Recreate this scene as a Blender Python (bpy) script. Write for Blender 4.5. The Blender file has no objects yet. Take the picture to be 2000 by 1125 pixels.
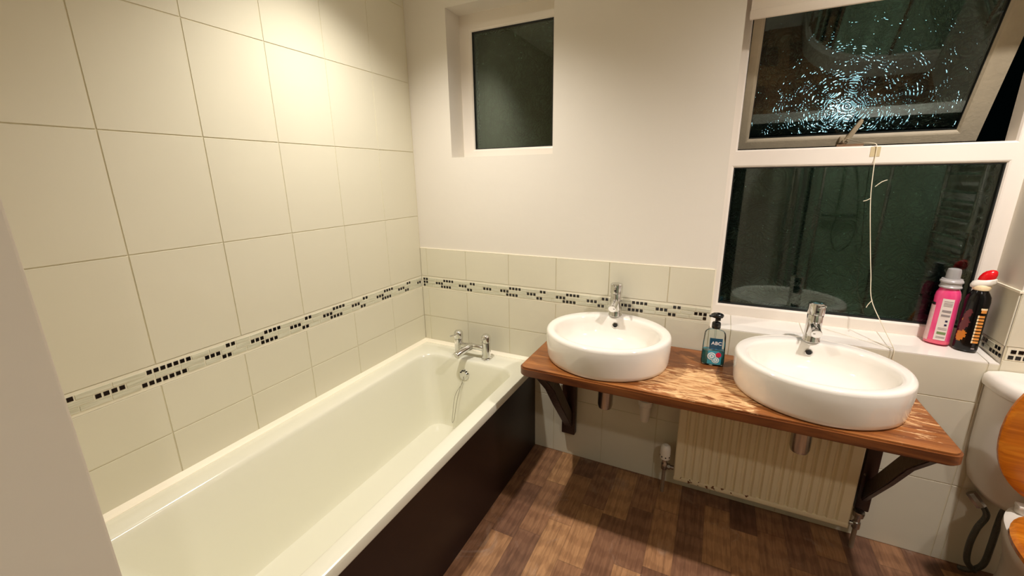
import bpy, bmesh, math, random
from mathutils import Vector, Matrix
random.seed(7)
PI = math.pi
S = bpy.context.scene
COL = S.collection

# ------------------------------------------------------------ camera, world, lamps, exposure
cam_d = bpy.data.cameras.new('camera'); cam = bpy.data.objects.new('camera', cam_d); COL.objects.link(cam)
S.camera = cam
yaw, pitch, roll = -0.4588, -0.2598, -0.0133
fw = Vector((math.sin(yaw)*math.cos(pitch), math.cos(yaw)*math.cos(pitch), math.sin(pitch)))
r0 = Vector((math.cos(yaw), -math.sin(yaw), 0)); u0 = r0.cross(fw)
rr = math.cos(roll)*r0 + math.sin(roll)*u0
uu = -math.sin(roll)*r0 + math.cos(roll)*u0
M = Matrix((rr, uu, -fw)).transposed().to_4x4(); M.translation = Vector((1.4515, -1.8048, 1.3941))
cam.matrix_world = M
cam_d.sensor_width = 36; cam_d.lens = 813.51/2000*36; cam_d.clip_start = .01

w = bpy.data.worlds.new('night'); S.world = w; w.use_nodes = True
w.node_tree.nodes['Background'].inputs[0].default_value = (.15, .5, .5, 1)
w.node_tree.nodes['Background'].inputs[1].default_value = .0015

S.view_settings.view_transform = 'Standard'; S.view_settings.look = 'None'
S.view_settings.gamma = 1; S.view_settings.exposure = 0.12
S.cycles.use_denoising = True
S.cycles.max_bounces = 10; S.cycles.diffuse_bounces = 6; S.cycles.sample_clamp_indirect = 4
S.cycles.caustics_reflective = False; S.cycles.caustics_refractive = False

CEIL = 2.40
# x, y, power, colour  (recessed ceiling lamps)
LAMPS = [(.47, -.62, 8.6, (1, .94, .87), 122),
         (2.25, -.62, 11.0, (1, .915, .88), 150),
         (2.25, -2.20, 4.2, (1, .93, .88), 150)]
for i, (lx, ly, pw, lc, sa) in enumerate(LAMPS):
    d = bpy.data.lights.new('ceiling_spot_light', 'SPOT'); d.energy = pw*10; d.color = lc
    d.shadow_soft_size = .035; d.spot_size = math.radians(sa); d.spot_blend = 1
    o = bpy.data.objects.new('ceiling_spot_light', d); COL.objects.link(o); o.location = (lx, ly, CEIL-.03)
# lamp outdoors whose cold light breaks up in the patterned glass
d = bpy.data.lights.new('street_light', 'POINT'); d.energy = 3.6; d.color = (.66, .84, 1); d.shadow_soft_size = .10
o = bpy.data.objects.new('street_light', d); COL.objects.link(o); o.location = (2.45, 4.6, 2.40)

# ------------------------------------------------------------ node helpers
def srgb(r, g, b):
    f = lambda c: (c/255)/12.92 if c/255 <= .04045 else ((c/255+.055)/1.055)**2.4
    return (f(r), f(g), f(b), 1)
def newmat(name):
    m = bpy.data.materials.new(name); m.use_nodes = True
    return m, m.node_tree, m.node_tree.nodes, m.node_tree.links
def pmat(name, col, rough=.5, metal=0, spec=.5, coat=0, noise=0, nscale=8, bump=0, bscale=20, emis=None, trans=0, ior=1.5):
    m, t, N, L = newmat(name); b = N['Principled BSDF']
    b.inputs['Base Color'].default_value = col; b.inputs['Roughness'].default_value = rough
    b.inputs['Metallic'].default_value = metal; b.inputs['Specular IOR Level'].default_value = spec
    b.inputs['Coat Weight'].default_value = coat; b.inputs['Coat Roughness'].default_value = .05
    b.inputs['Transmission Weight'].default_value = trans; b.inputs['IOR'].default_value = ior
    if emis:
        b.inputs['Emission Color'].default_value = emis[0]; b.inputs['Emission Strength'].default_value = emis[1]
    tc = N.new('ShaderNodeTexCoord')
    if noise:
        n = N.new('ShaderNodeTexNoise'); n.inputs['Scale'].default_value = nscale; n.inputs['Detail'].default_value = 4
        L.new(tc.outputs['Object'], n.inputs['Vector'])
        x = N.new('ShaderNodeMix'); x.data_type = 'RGBA'
        x.inputs[6].default_value = tuple(c*(1-noise) for c in col[:3])+(1,)
        x.inputs[7].default_value = tuple(min(1, c*(1+noise)) for c in col[:3])+(1,)
        L.new(n.outputs['Fac'], x.inputs[0]); L.new(x.outputs[2], b.inputs['Base Color'])
    if bump:
        n = N.new('ShaderNodeTexNoise'); n.inputs['Scale'].default_value = bscale; n.inputs['Detail'].default_value = 3
        L.new(tc.outputs['Object'], n.inputs['Vector'])
        bp = N.new('ShaderNodeBump'); bp.inputs['Strength'].default_value = bump; bp.inputs['Distance'].default_value = .004
        L.new(n.outputs['Fac'], bp.inputs['Height']); L.new(bp.outputs['Normal'], b.inputs['Normal'])
    return m
def nd(N, typ, **kw):
    n = N.new(typ)
    for k, v in kw.items():
        if k.startswith('i_'): n.inputs[int(k[2:])].default_value = v
        else: setattr(n, k, v)
    return n
def mth(N, L, op, a, b=None, c=None):
    n = N.new('ShaderNodeMath'); n.operation = op
    for i, v in enumerate((a, b, c)):
        if v is None: continue
        if hasattr(v, 'links'): L.new(v, n.inputs[i])
        else: n.inputs[i].default_value = v
    return n.outputs[0]
def ramp(N, L, fac, stops):
    r = N.new('ShaderNodeValToRGB'); e = r.color_ramp.elements
    e[0].position, e[0].color = stops[0]; e[1].position, e[1].color = stops[-1]
    for p, c in stops[1:-1]:
        q = e.new(p); q.color = c
    L.new(fac, r.inputs[0]); return r.outputs[0]
def mixc(N, L, fac, a, b, mode='MIX'):
    x = N.new('ShaderNodeMix'); x.data_type = 'RGBA'; x.blend_type = mode
    for i, v in ((0, fac), (6, a), (7, b)):
        if hasattr(v, 'links'): L.new(v, x.inputs[i])
        else: x.inputs[i].default_value = v
    return x.outputs[2]

TILE = pmat('cream_ceramic_tile', srgb(213, 208, 187), .22, spec=.35, noise=.025, nscale=3, bump=.25, bscale=7)
GROUT = pmat('tile_grout', srgb(206, 199, 172), .8)
PLASTER = pmat('warm_white_paint', srgb(220, 214, 202), .6, spec=.25, noise=.015, nscale=2, bump=.15, bscale=30)
NIBPAINT = pmat('grey_white_paint', srgb(205, 196, 178), .6, spec=.25, noise=.02, nscale=3, bump=.1, bscale=40)
CEILM = pmat('ceiling_paint', srgb(235, 230, 218), .7, spec=.2)
UPVC = pmat('white_window_plastic', srgb(232, 224, 212), .35, spec=.4)
SASHM = pmat('weathered_sash_plastic', srgb(188, 176, 150), .5, noise=.12, nscale=30, bump=.3, bscale=120)
GASKET = pmat('black_rubber_seal', srgb(22, 24, 22), .5)
CERAMIC = pmat('white_glazed_ceramic', srgb(230, 225, 215), .08, spec=.5, coat=.3)
CISTERN = pmat('grey_white_ceramic', srgb(226, 220, 208), .18, spec=.5)
BATH = pmat('ivory_bath_acrylic', srgb(222, 220, 201), .16, spec=.5)
SEAL = pmat('white_bath_seal', srgb(238, 230, 208), .35)
CHROME = pmat('chrome', (.72, .72, .71, 1), .09, metal=1)
DULLCHROME = pmat('dull_chrome', (.42, .40, .37, 1), .25, metal=1)
BLACKCHIP = pmat('black_glass_chip', srgb(16, 15, 14), .12, spec=.5)
BLACKPL = pmat('black_plastic', srgb(14, 14, 15), .25)
WHITEPL = pmat('white_plastic', srgb(232, 226, 214), .35)
DARKWOOD = pmat('dark_stained_wood', srgb(44, 22, 14), .4, noise=.4, nscale=25, bump=.3, bscale=60)
RADM = pmat('cream_radiator_enamel', srgb(222, 208, 172), .35, noise=.03, nscale=20)
def rust_edge(m):
    t = m.node_tree; N, L = t.nodes, t.links; b = N['Principled BSDF']
    old = b.inputs['Base Color'].links[0].from_socket
    tc = N.new('ShaderNodeTexCoord'); sx = N.new('ShaderNodeSeparateXYZ'); L.new(tc.outputs['Object'], sx.inputs[0])
    n = N.new('ShaderNodeTexNoise'); n.inputs['Scale'].default_value = 55; n.inputs['Detail'].default_value = 3; L.new(tc.outputs['Object'], n.inputs['Vector'])
    lo = mth(N, L, 'LESS_THAN', sx.outputs[2], .022); le = mth(N, L, 'LESS_THAN', sx.outputs[0], -.02)
    sp = mth(N, L, 'GREATER_THAN', n.outputs['Fac'], .60)
    L.new(mixc(N, L, mth(N, L, 'MULTIPLY', mth(N, L, 'MULTIPLY', lo, le), sp), old, srgb(104, 64, 34)), b.inputs['Base Color'])
COPPER = pmat('painted_pipe', srgb(150, 132, 112), .35, metal=.3)
RUBBERHOSE = pmat('grey_braided_hose', srgb(84, 86, 80), .35, metal=.5, bump=.6, bscale=300)
BLINDM = pmat('blind_fabric', srgb(226, 216, 200), .8, bump=.2, bscale=400)
CORD = pmat('white_cord', srgb(222, 212, 186), .7)
TAPE = pmat('aged_adhesive_tape', srgb(196, 180, 140), .5)
HOLE = pmat('dark_opening', srgb(12, 11, 10), .6)
PINKPL = pmat('pink_liquid_plastic', srgb(232, 70, 128), .15, spec=.6, coat=.4)
PINKLOW = pmat('pale_pink_liquid', srgb(226, 92, 116), .15, spec=.6, coat=.4)
LABELW = pmat('printed_white_label', srgb(226, 214, 206), .4)
LABELG = pmat('label_grey_print', srgb(150, 140, 138), .4)
NAVY = pmat('label_navy_print', srgb(30, 26, 70), .4)
GREENPR = pmat('label_green_print', srgb(120, 140, 90), .4)
BLUEL = pmat('blue_label', srgb(22, 122, 184), .3)
TEALL = pmat('teal_label', srgb(60, 150, 170), .3)
REDPR = pmat('red_print', srgb(205, 30, 66), .35)
WHITEPR = pmat('white_print', srgb(240, 240, 240), .35)
REDCAP = pmat('red_cap', srgb(214, 14, 26), .25)
ORANGEPR = pmat('orange_print', srgb(226, 150, 70), .35)
MAROONPR = pmat('maroon_print', srgb(96, 38, 42), .35)
PALEPR = pmat('pale_print', srgb(244, 222, 180), .35)

rust_edge(RADM)
def wood_streak(name, c0, c1, c2, worn=False, scale=1, rough=.32):
    m, t, N, L = newmat(name); b = N['Principled BSDF']; b.inputs['Roughness'].default_value = rough
    tc = N.new('ShaderNodeTexCoord'); mp = N.new('ShaderNodeMapping')
    mp.inputs['Scale'].default_value = (1.6*scale, 14*scale, 14*scale); L.new(tc.outputs['Object'], mp.inputs[0])
    n = nd(N, 'ShaderNodeTexNoise'); n.inputs['Scale'].default_value = 2.2; n.inputs['Detail'].default_value = 8
    n.inputs['Distortion'].default_value = 1.2; L.new(mp.outputs[0], n.inputs['Vector'])
    c = ramp(N, L, n.outputs['Fac'], [(.28, c0), (.5, c1), (.72, c2)])
    mp2 = N.new('ShaderNodeMapping'); mp2.inputs['Scale'].default_value = (3*scale, 90*scale, 90*scale); L.new(tc.outputs['Object'], mp2.inputs[0])
    n2 = nd(N, 'ShaderNodeTexNoise'); n2.inputs['Scale'].default_value = 1.5; n2.inputs['Detail'].default_value = 3; L.new(mp2.outputs[0], n2.inputs['Vector'])
    c = mixc(N, L, .35, c, ramp(N, L, n2.outputs['Fac'], [(.3, (.25, .2, .15, 1)), (.7, (1, 1, 1, 1))]), 'MULTIPLY')
    if worn:
        # bare, bleached timber where the varnish has rubbed off between the basins, plus a small scuffed place at the right end
        sx = N.new('ShaderNodeSeparateXYZ'); L.new(tc.outputs['Object'], sx.inputs[0])
        def blob(cx, cy, rx, ry):
            dx = mth(N, L, 'DIVIDE', mth(N, L, 'SUBTRACT', sx.outputs[0], cx), rx)
            dy = mth(N, L, 'DIVIDE', mth(N, L, 'SUBTRACT', sx.outputs[1], cy), ry)
            return mth(N, L, 'SUBTRACT', 1, mth(N, L, 'ADD', mth(N, L, 'MULTIPLY', dx, dx), mth(N, L, 'MULTIPLY', dy, dy)))
        mp3 = N.new('ShaderNodeMapping'); mp3.inputs['Scale'].default_value = (17, 75, 20); L.new(tc.outputs['Object'], mp3.inputs[0])
        n3 = nd(N, 'ShaderNodeTexNoise'); n3.inputs['Scale'].default_value = 1.1; n3.inputs['Detail'].default_value = 7
        n3.inputs['Roughness'].default_value = .65; n3.inputs['Distortion'].default_value = .6; L.new(mp3.outputs[0], n3.inputs['Vector'])
        bl = mth(N, L, 'MAXIMUM', blob(.0, -.34, .22, .15), mth(N, L, 'MULTIPLY', blob(.56, -.26, .06, .13), .22))
        wv = mth(N, L, 'ADD', mth(N, L, 'MULTIPLY', bl, .42), mth(N, L, 'MULTIPLY', mth(N, L, 'SUBTRACT', n3.outputs['Fac'], .5), 2.1))
        mr = N.new('ShaderNodeMapRange'); mr.inputs[1].default_value = .06; mr.inputs[2].default_value = .30; L.new(wv, mr.inputs[0])
        # darker water-stained margin
        st = mth(N, L, 'MAXIMUM', blob(.10, -.12, .26, .18), blob(-.12, -.12, .12, .14))
        mr2 = N.new('ShaderNodeMapRange'); mr2.inputs[1].default_value = .1; mr2.inputs[2].default_value = .8
        L.new(mth(N, L, 'ADD', st, mth(N, L, 'MULTIPLY', mth(N, L, 'SUBTRACT', n3.outputs['Fac'], .5), 1.5)), mr2.inputs[0])
        c = mixc(N, L, mth(N, L, 'MULTIPLY', mr2.outputs[0], .55), c, srgb(92, 52, 28))
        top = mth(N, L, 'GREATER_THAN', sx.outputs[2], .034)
        bare = ramp(N, L, n3.outputs['Fac'], [(.40, srgb(178, 132, 84)), (.62, srgb(226, 184, 132)), (.8, srgb(238, 204, 156))])
        wf = mth(N, L, 'MULTIPLY', mth(N, L, 'MULTIPLY', mr.outputs[0], top), .93)
        c = mixc(N, L, wf, c, bare)
        rg = mth(N, L, 'ADD', mth(N, L, 'MULTIPLY', wf, .3), rough); L.new(rg, b.inputs['Roughness'])
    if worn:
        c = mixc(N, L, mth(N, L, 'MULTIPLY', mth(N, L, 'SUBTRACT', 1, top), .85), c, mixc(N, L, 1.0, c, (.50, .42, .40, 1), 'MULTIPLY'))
    L.new(c, b.inputs['Base Color'])
    bp = N.new('ShaderNodeBump'); bp.inputs['Strength'].default_value = .15; bp.inputs['Distance'].default_value = .002
    L.new(n2.outputs['Fac'], bp.inputs['Height']); L.new(bp.outputs[0], b.inputs['Normal'])
    return m
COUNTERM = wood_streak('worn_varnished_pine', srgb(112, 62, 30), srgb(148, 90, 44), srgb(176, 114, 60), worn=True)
SEATM = wood_streak('orange_varnished_wood', srgb(176, 92, 14), srgb(204, 116, 24), srgb(222, 140, 40), rough=.22)
PANELM = pmat('near_black_brown_panel', srgb(30, 15, 10), .38, noise=.2, nscale=10, spec=.35)

def floor_mat():
    m, t, N, L = newmat('wood_look_vinyl'); b = N['Principled BSDF']; b.inputs['Roughness'].default_value = .42
    tc = N.new('ShaderNodeTexCoord'); sx = N.new('ShaderNodeSeparateXYZ'); L.new(tc.outputs['Object'], sx.inputs[0])
    X, Y = sx.outputs[0], sx.outputs[1]
    fx = mth(N, L, 'DIVIDE', mth(N, L, 'SUBTRACT', X, .745), .0975)
    row = mth(N, L, 'FLOOR', fx)
    wn = nd(N, 'ShaderNodeTexWhiteNoise', noise_dimensions='1D'); L.new(row, wn.inputs['W'])
    fy = mth(N, L, 'ADD', mth(N, L, 'DIVIDE', Y, .31), mth(N, L, 'MULTIPLY', wn.outputs['Value'], 5))
    colr = mth(N, L, 'FLOOR', fy)
    cb = N.new('ShaderNodeCombineXYZ'); L.new(row, cb.inputs[0]); L.new(colr, cb.inputs[1])
    w2 = nd(N, 'ShaderNodeTexWhiteNoise', noise_dimensions='2D'); L.new(cb.outputs[0], w2.inputs['Vector'])
    rnd = w2.outputs['Value']
    base = ramp(N, L, rnd, [(0, srgb(112, 78, 58)), (.4, srgb(142, 102, 74)), (.7, srgb(162, 118, 82)), (1, srgb(184, 138, 94))])
    off = N.new('ShaderNodeCombineXYZ'); L.new(mth(N, L, 'MULTIPLY', rnd, 13), off.inputs[0]); L.new(mth(N, L, 'MULTIPLY', rnd, 29), off.inputs[1])
    va = N.new('ShaderNodeVectorMath'); va.operation = 'ADD'; L.new(tc.outputs['Object'], va.inputs[0]); L.new(off.outputs[0], va.inputs[1])
    mp = N.new('ShaderNodeMapping'); mp.inputs['Scale'].default_value = (95, 6, 1); L.new(va.outputs[0], mp.inputs[0])
    n = nd(N, 'ShaderNodeTexNoise'); n.inputs['Scale'].default_value = 1; n.inputs['Detail'].default_value = 8; n.inputs['Distortion'].default_value = .5; n.inputs['Roughness'].default_value = .6
    L.new(mp.outputs[0], n.inputs['Vector'])
    wv = nd(N, 'ShaderNodeTexWave', wave_type='RINGS'); wv.inputs['Scale'].default_value = 9; wv.inputs['Distortion'].default_value = 3.5
    wv.inputs['Detail'].default_value = 3; wv.inputs['Detail Scale'].default_value = 1.2
    mp4 = N.new('ShaderNodeMapping'); mp4.inputs['Scale'].default_value = (4.2, .42, 1); L.new(va.outputs[0], mp4.inputs[0]); L.new(mp4.outputs[0], wv.inputs['Vector'])
    g = ramp(N, L, n.outputs['Fac'], [(.3, (.42, .38, .36, 1)), (.62, (1.0, 1.0, 1.0, 1))])
    c = mixc(N, L, .8, base, g, 'MULTIPLY')
    c = mixc(N, L, .32, c, ramp(N, L, wv.outputs['Fac'], [(.2, (.45, .36, .32, 1)), (.6, (1, 1, 1, 1))]), 'MULTIPLY')
    ex = mth(N, L, 'ABSOLUTE', mth(N, L, 'SUBTRACT', mth(N, L, 'FRACT', fx), .5)); ey = mth(N, L, 'ABSOLUTE', mth(N, L, 'SUBTRACT', mth(N, L, 'FRACT', fy), .5))
    e = mth(N, L, 'MAXIMUM', mth(N, L, 'GREATER_THAN', ex, .485), mth(N, L, 'GREATER_THAN', ey, .494))
    c = mixc(N, L, mth(N, L, 'MULTIPLY', e, .3), c, srgb(58, 38, 28))
    # dusty scuffs
    ns = nd(N, 'ShaderNodeTexNoise'); ns.inputs['Scale'].default_value = 5.5; ns.inputs['Detail'].default_value = 9; ns.inputs['Roughness'].default_value = .75; ns.inputs['Distortion'].default_value = 1
    L.new(tc.outputs['Object'], ns.inputs['Vector'])
    sc = ramp(N, L, ns.outputs['Fac'], [(.58, (0, 0, 0, 1)), (.74, (.5, .5, .5, 1))])
    c = mixc(N, L, sc, c, srgb(168, 150, 134))
    L.new(c, b.inputs['Base Color'])
    bp = N.new('ShaderNodeBump'); bp.inputs['Strength'].default_value = .2; bp.inputs['Distance'].default_value = .001
    L.new(n.outputs['Fac'], bp.inputs['Height']); L.new(bp.outputs[0], b.inputs['Normal'])
    return m
FLOORM = floor_mat()

def strip_glass():
    m, t, N, L = newmat('pale_marbled_mosaic_strip'); b = N['Principled BSDF']; b.inputs['Roughness'].default_value = .15
    tc = N.new('ShaderNodeTexCoord'); mp = N.new('ShaderNodeMapping'); mp.inputs['Scale'].default_value = (12, 12, 160); L.new(tc.outputs['Object'], mp.inputs[0])
    n = nd(N, 'ShaderNodeTexNoise'); n.inputs['Scale'].default_value = 1; n.inputs['Detail'].default_value = 3; L.new(mp.outputs[0], n.inputs['Vector'])
    L.new(ramp(N, L, n.outputs['Fac'], [(.3, srgb(186, 184, 160)), (.7, srgb(214, 212, 192))]), b.inputs['Base Color'])
    return m
STRIP = strip_glass()
MGROUT = pmat('pale_mosaic_grout', srgb(226, 220, 198), .7)

def clear_glass():
    m, t, N, L = newmat('clear_window_glass'); N.remove(N['Principled BSDF'])
    f = N.new('ShaderNodeFresnel'); f.inputs[0].default_value = 1.85
    g = N.new('ShaderNodeBsdfGlossy'); g.inputs['Roughness'].default_value = .015; g.inputs[0].default_value = (.86, 1, .92, 1)
    tr = N.new('ShaderNodeBsdfTransparent'); tr.inputs[0].default_value = (.80, .88, .84, 1)
    mx = N.new('ShaderNodeMixShader'); L.new(f.outputs[0], mx.inputs[0]); L.new(tr.outputs[0], mx.inputs[1]); L.new(g.outputs[0], mx.inputs[2])
    L.new(mx.outputs[0], N['Material Output'].inputs[0]); return m
def pattern_glass():
    m, t, N, L = newmat('swirl_patterned_glass'); N.remove(N['Principled BSDF'])
    tc = N.new('ShaderNodeTexCoord')
    nz = nd(N, 'ShaderNodeTexNoise'); nz.inputs['Scale'].default_value = 9; nz.inputs['Detail'].default_value = 2; L.new(tc.outputs['Object'], nz.inputs['Vector'])
    sc = N.new('ShaderNodeVectorMath'); sc.operation = 'SCALE'; L.new(nz.outputs['Color'], sc.inputs[0]); sc.inputs[3].default_value = .07
    ad = N.new('ShaderNodeVectorMath'); ad.operation = 'ADD'; L.new(tc.outputs['Object'], ad.inputs[0]); L.new(sc.outputs[0], ad.inputs[1])
    vo = nd(N, 'ShaderNodeTexVoronoi'); vo.inputs['Scale'].default_value = 13; L.new(ad.outputs[0], vo.inputs['Vector'])
    def ridge(v, k):
        q = mth(N, L, 'ADD', mth(N, L, 'MULTIPLY', mth(N, L, 'SINE', mth(N, L, 'MULTIPLY', v, k)), .5), .5)
        return mth(N, L, 'POWER', q, 3)
    vo2 = nd(N, 'ShaderNodeTexVoronoi'); vo2.inputs['Scale'].default_value = 23; L.new(ad.outputs[0], vo2.inputs['Vector'])
    n2 = nd(N, 'ShaderNodeTexNoise'); n2.inputs['Scale'].default_value = 14; n2.inputs['Detail'].default_value = 1; L.new(tc.outputs['Object'], n2.inputs['Vector'])
    h = mth(N, L, 'ADD', mth(N, L, 'ADD', ridge(vo.outputs['Distance'], 44), mth(N, L, 'MULTIPLY', ridge(vo2.outputs['Distance'], 34), .6)), mth(N, L, 'MULTIPLY', n2.outputs['Fac'], 2.5))
    bp = N.new('ShaderNodeBump'); bp.inputs['Strength'].default_value = 1; bp.inputs['Distance'].default_value = .0015; L.new(h, bp.inputs['Height'])
    f = N.new('ShaderNodeFresnel'); f.inputs[0].default_value = 1.5; L.new(bp.outputs[0], f.inputs['Normal'])
    g = N.new('ShaderNodeBsdfGlossy'); g.inputs['Roughness'].default_value = .035; g.inputs[0].default_value = (.75, .9, .84, 1); L.new(bp.outputs[0], g.inputs['Normal'])
    rf = N.new('ShaderNodeBsdfRefraction'); rf.inputs['Roughness'].default_value = .03; rf.inputs['IOR'].default_value = 1.3; rf.inputs[0].default_value = (.6, .76, .76, 1)
    L.new(bp.outputs[0], rf.inputs['Normal'])
    mx = N.new('ShaderNodeMixShader'); L.new(mth(N, L, 'MULTIPLY', f.outputs[0], 2.2), mx.inputs[0]); L.new(rf.outputs[0], mx.inputs[1]); L.new(g.outputs[0], mx.inputs[2])
    L.new(mx.outputs[0], N['Material Output'].inputs[0]); return m
def tint_clear(name, col, rough=.05, ior=1.4):
    m, t, N, L = newmat(name); N.remove(N['Principled BSDF'])
    f = N.new('ShaderNodeFresnel'); f.inputs[0].default_value = ior
    g = N.new('ShaderNodeBsdfGlossy'); g.inputs['Roughness'].default_value = rough
    tr = N.new('ShaderNodeBsdfTransparent'); tr.inputs[0].default_value = col
    mx = N.new('ShaderNodeMixShader'); L.new(f.outputs[0], mx.inputs[0]); L.new(tr.outputs[0], mx.inputs[1]); L.new(g.outputs[0], mx.inputs[2])
    L.new(mx.outputs[0], N['Material Output'].inputs[0]); return m
GLASS = clear_glass(); PATTERN = pattern_glass()
BACKCLEAR = tint_clear('glass_back_face', (.95, 1, .98, 1))
CLEARPL = tint_clear('clear_bottle_plastic', (.955, .99, .99, 1), .05, 1.28)
FROSTCAP = pmat('frosted_cap_plastic', srgb(176, 172, 170), .3, spec=.5)
SHOWERGL = tint_clear('shower_glass', (.82, .93, .86, 1))
TEAL = pmat('teal_hand_soap', srgb(14, 138, 152), .12, spec=.6, coat=.4)
LAMPM = pmat('lamp_diffuser', (1, 1, 1, 1), .5, emis=((1, .93, .82, 1), 70))
OUTLAMP = pmat('street_lamp_diffuser', (1, 1, 1, 1), .5, emis=((.6, .85, 1, 1), 20))

# ------------------------------------------------------------ mesh helpers (all coordinates are world coordinates)
def BM(): return bmesh.new()
def box(bm, x0, x1, y0, y1, z0, z1, mi=0, bev=0, seg=2):
    t = bmesh.new(); bmesh.ops.create_cube(t, size=1)
    for v in t.verts:
        v.co = Vector(((x0+x1)/2+v.co.x*(x1-x0), (y0+y1)/2+v.co.y*(y1-y0), (z0+z1)/2+v.co.z*(z1-z0)))
    if bev: bmesh.ops.bevel(t, geom=t.edges[:], offset=bev, segments=seg, affect='EDGES', profile=.5)
    merge(bm, t, mi)
def merge(bm, t, mi=0, mat=None):
    mp = {}
    for v in t.verts: mp[v] = bm.verts.new(mat @ v.co if mat else v.co)
    for f in t.faces:
        try: q = bm.faces.new([mp[v] for v in f.verts])
        except ValueError: continue
        q.material_index = f.material_index if mi is None else mi; q.smooth = f.smooth
    t.free()
def quad(bm, pts, mi=0):
    f = bm.faces.new([bm.verts.new(Vector(p)) for p in pts]); f.material_index = mi; return f
def frame_of(d):
    d = d.normalized(); a = Vector((0, 0, 1)) if abs(d.z) < .9 else Vector((1, 0, 0))
    x = a.cross(d).normalized(); return x, d.cross(x)
def rings(bm, rs, mi=0, cap0=True, cap1=True, smooth=True):
    vs = [[bm.verts.new(p) for p in r] for r in rs]; n = len(rs[0])
    for a, b in zip(vs, vs[1:]):
        for i in range(n):
            f = bm.faces.new((a[i], a[(i+1) % n], b[(i+1) % n], b[i])); f.smooth = smooth; f.material_index = mi
    if cap0: f = bm.faces.new(vs[0][::-1]); f.material_index = mi
    if cap1: f = bm.faces.new(vs[-1]); f.material_index = mi
def rod(bm, p0, p1, r0, r1=None, n=20, mi=0, bev=0):
    p0, p1 = Vector(p0), Vector(p1); r1 = r0 if r1 is None else r1
    x, y = frame_of(p1-p0); d = (p1-p0).normalized()
    R = lambda c, r: [c+x*r*math.cos(2*PI*i/n)+y*r*math.sin(2*PI*i/n) for i in range(n)]
    if bev: rs = [R(p0, r0-bev), R(p0+d*bev*.3, r0-bev*.3), R(p0+d*bev, r0), R(p1-d*bev, r1), R(p1-d*bev*.3, r1-bev*.3), R(p1, r1-bev)]
    else: rs = [R(p0, r0), R(p1, r1)]
    rings(bm, rs, mi)
def lathe(bm, prof, cx, cy, n=32, mi=0, sx=1, sy=1, rot=0, axis=None):
    """prof: (radius, z). sx, sy stretch the section"""
    rs = []
    for r, z in prof:
        ring = []
        for i in range(n):
            a = 2*PI*i/n; px, py = r*sx*math.cos(a), r*sy*math.sin(a)
            ring.append(Vector((cx+px*math.cos(rot)-py*math.sin(rot), cy+px*math.sin(rot)+py*math.cos(rot), z)))
        rs.append(ring)
    rings(bm, rs, mi)
def tube(bm, pts, r, n=10, mi=0, sub=6):
    P = [Vector(p) for p in pts]
    if sub > 1 and len(P) > 2:
        Q = []
        for i in range(len(P)-1):
            a = P[max(i-1, 0)]; b = P[i]; c = P[i+1]; e = P[min(i+2, len(P)-1)]
            for k in range(sub):
                t = k/sub
                Q.append(.5*((2*b)+(c-a)*t+(2*a-5*b+4*c-e)*t*t+(-a+3*b-3*c+e)*t**3))
        Q.append(P[-1]); P = Q
    rs = []; x = None
    for i, p in enumerate(P):
        d = (P[min(i+1, len(P)-1)]-P[max(i-1, 0)]).normalized()
        if x is None: x, y = frame_of(d)
        else: x = (x-d*x.dot(d)).normalized(); y = d.cross(x)
        rs.append([p+x*r*math.cos(2*PI*k/n)+y*r*math.sin(2*PI*k/n) for k in range(n)])
    rings(bm, rs, mi)
def prism(bm, pts, axis, a, b, mi=0, bev=0):
    """outline (2D) extruded along an axis from a to b"""
    t = bmesh.new()
    mk = {'x': lambda p, q: Vector((q, p[0], p[1])), 'y': lambda p, q: Vector((p[0], q, p[1])), 'z': lambda p, q: Vector((p[0], p[1], q))}[axis]
    v0 = [t.verts.new(mk(p, a)) for p in pts]; v1 = [t.verts.new(mk(p, b)) for p in pts]; n = len(pts)
    t.faces.new(v0); t.faces.new(v1[::-1])
    for i in range(n): t.faces.new((v0[i], v1[i], v1[(i+1) % n], v0[(i+1) % n]))
    bmesh.ops.recalc_face_normals(t, faces=t.faces[:])
    if bev:
        es = [e for e in t.edges if len(e.link_faces) == 2 and e.calc_face_angle(0) > .5]
        bmesh.ops.bevel(t, geom=es, offset=bev, segments=2, affect='EDGES')
    merge(bm, t, mi)
def rrect(x0, x1, y0, y1, r, n=6):
    pts = []
    for cx, cy, a0 in ((x1-r, y1-r, 0), (x0+r, y1-r, 90), (x0+r, y0+r, 180), (x1-r, y0+r, 270)):
        for k in range(n+1):
            a = math.radians(a0+90*k/n); pts.append((cx+r*math.cos(a), cy+r*math.sin(a)))
    return pts
WLOC = {}
def obj(name, bm, mats, parent=None, loc=None, smooth=None, recalc=True):
    if recalc: bmesh.ops.recalc_face_normals(bm, faces=bm.faces[:])
    if parent is not None: base = WLOC[parent.name]
    else: base = Vector(loc) if loc is not None else Vector((0, 0, 0))
    for v in bm.verts: v.co -= base
    me = bpy.data.meshes.new(name); bm.to_mesh(me); bm.free()
    for m in (mats if isinstance(mats, (list, tuple)) else [mats]): me.materials.append(m)
    if smooth is not None:
        for p in me.polygons: p.use_smooth = True
        me.set_sharp_from_angle(angle=math.radians(smooth))
    o = bpy.data.objects.new(name, me); COL.objects.link(o)
    if parent is not None: o.parent = parent
    else: o.location = base
    WLOC[o.name] = base
    return o
def thing(name, label, cat, loc, group=None):
    o = bpy.data.objects.new(name, None); COL.objects.link(o); o.location = loc; o.empty_display_size = .05
    WLOC[o.name] = Vector(loc); tag(o, label, cat, group); return o
def tag(o, label, cat, group=None):
    o['label'] = label; o['category'] = cat
    if group: o['group'] = group
    return o
def struct(o): o['kind'] = 'structure'; return o

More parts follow.
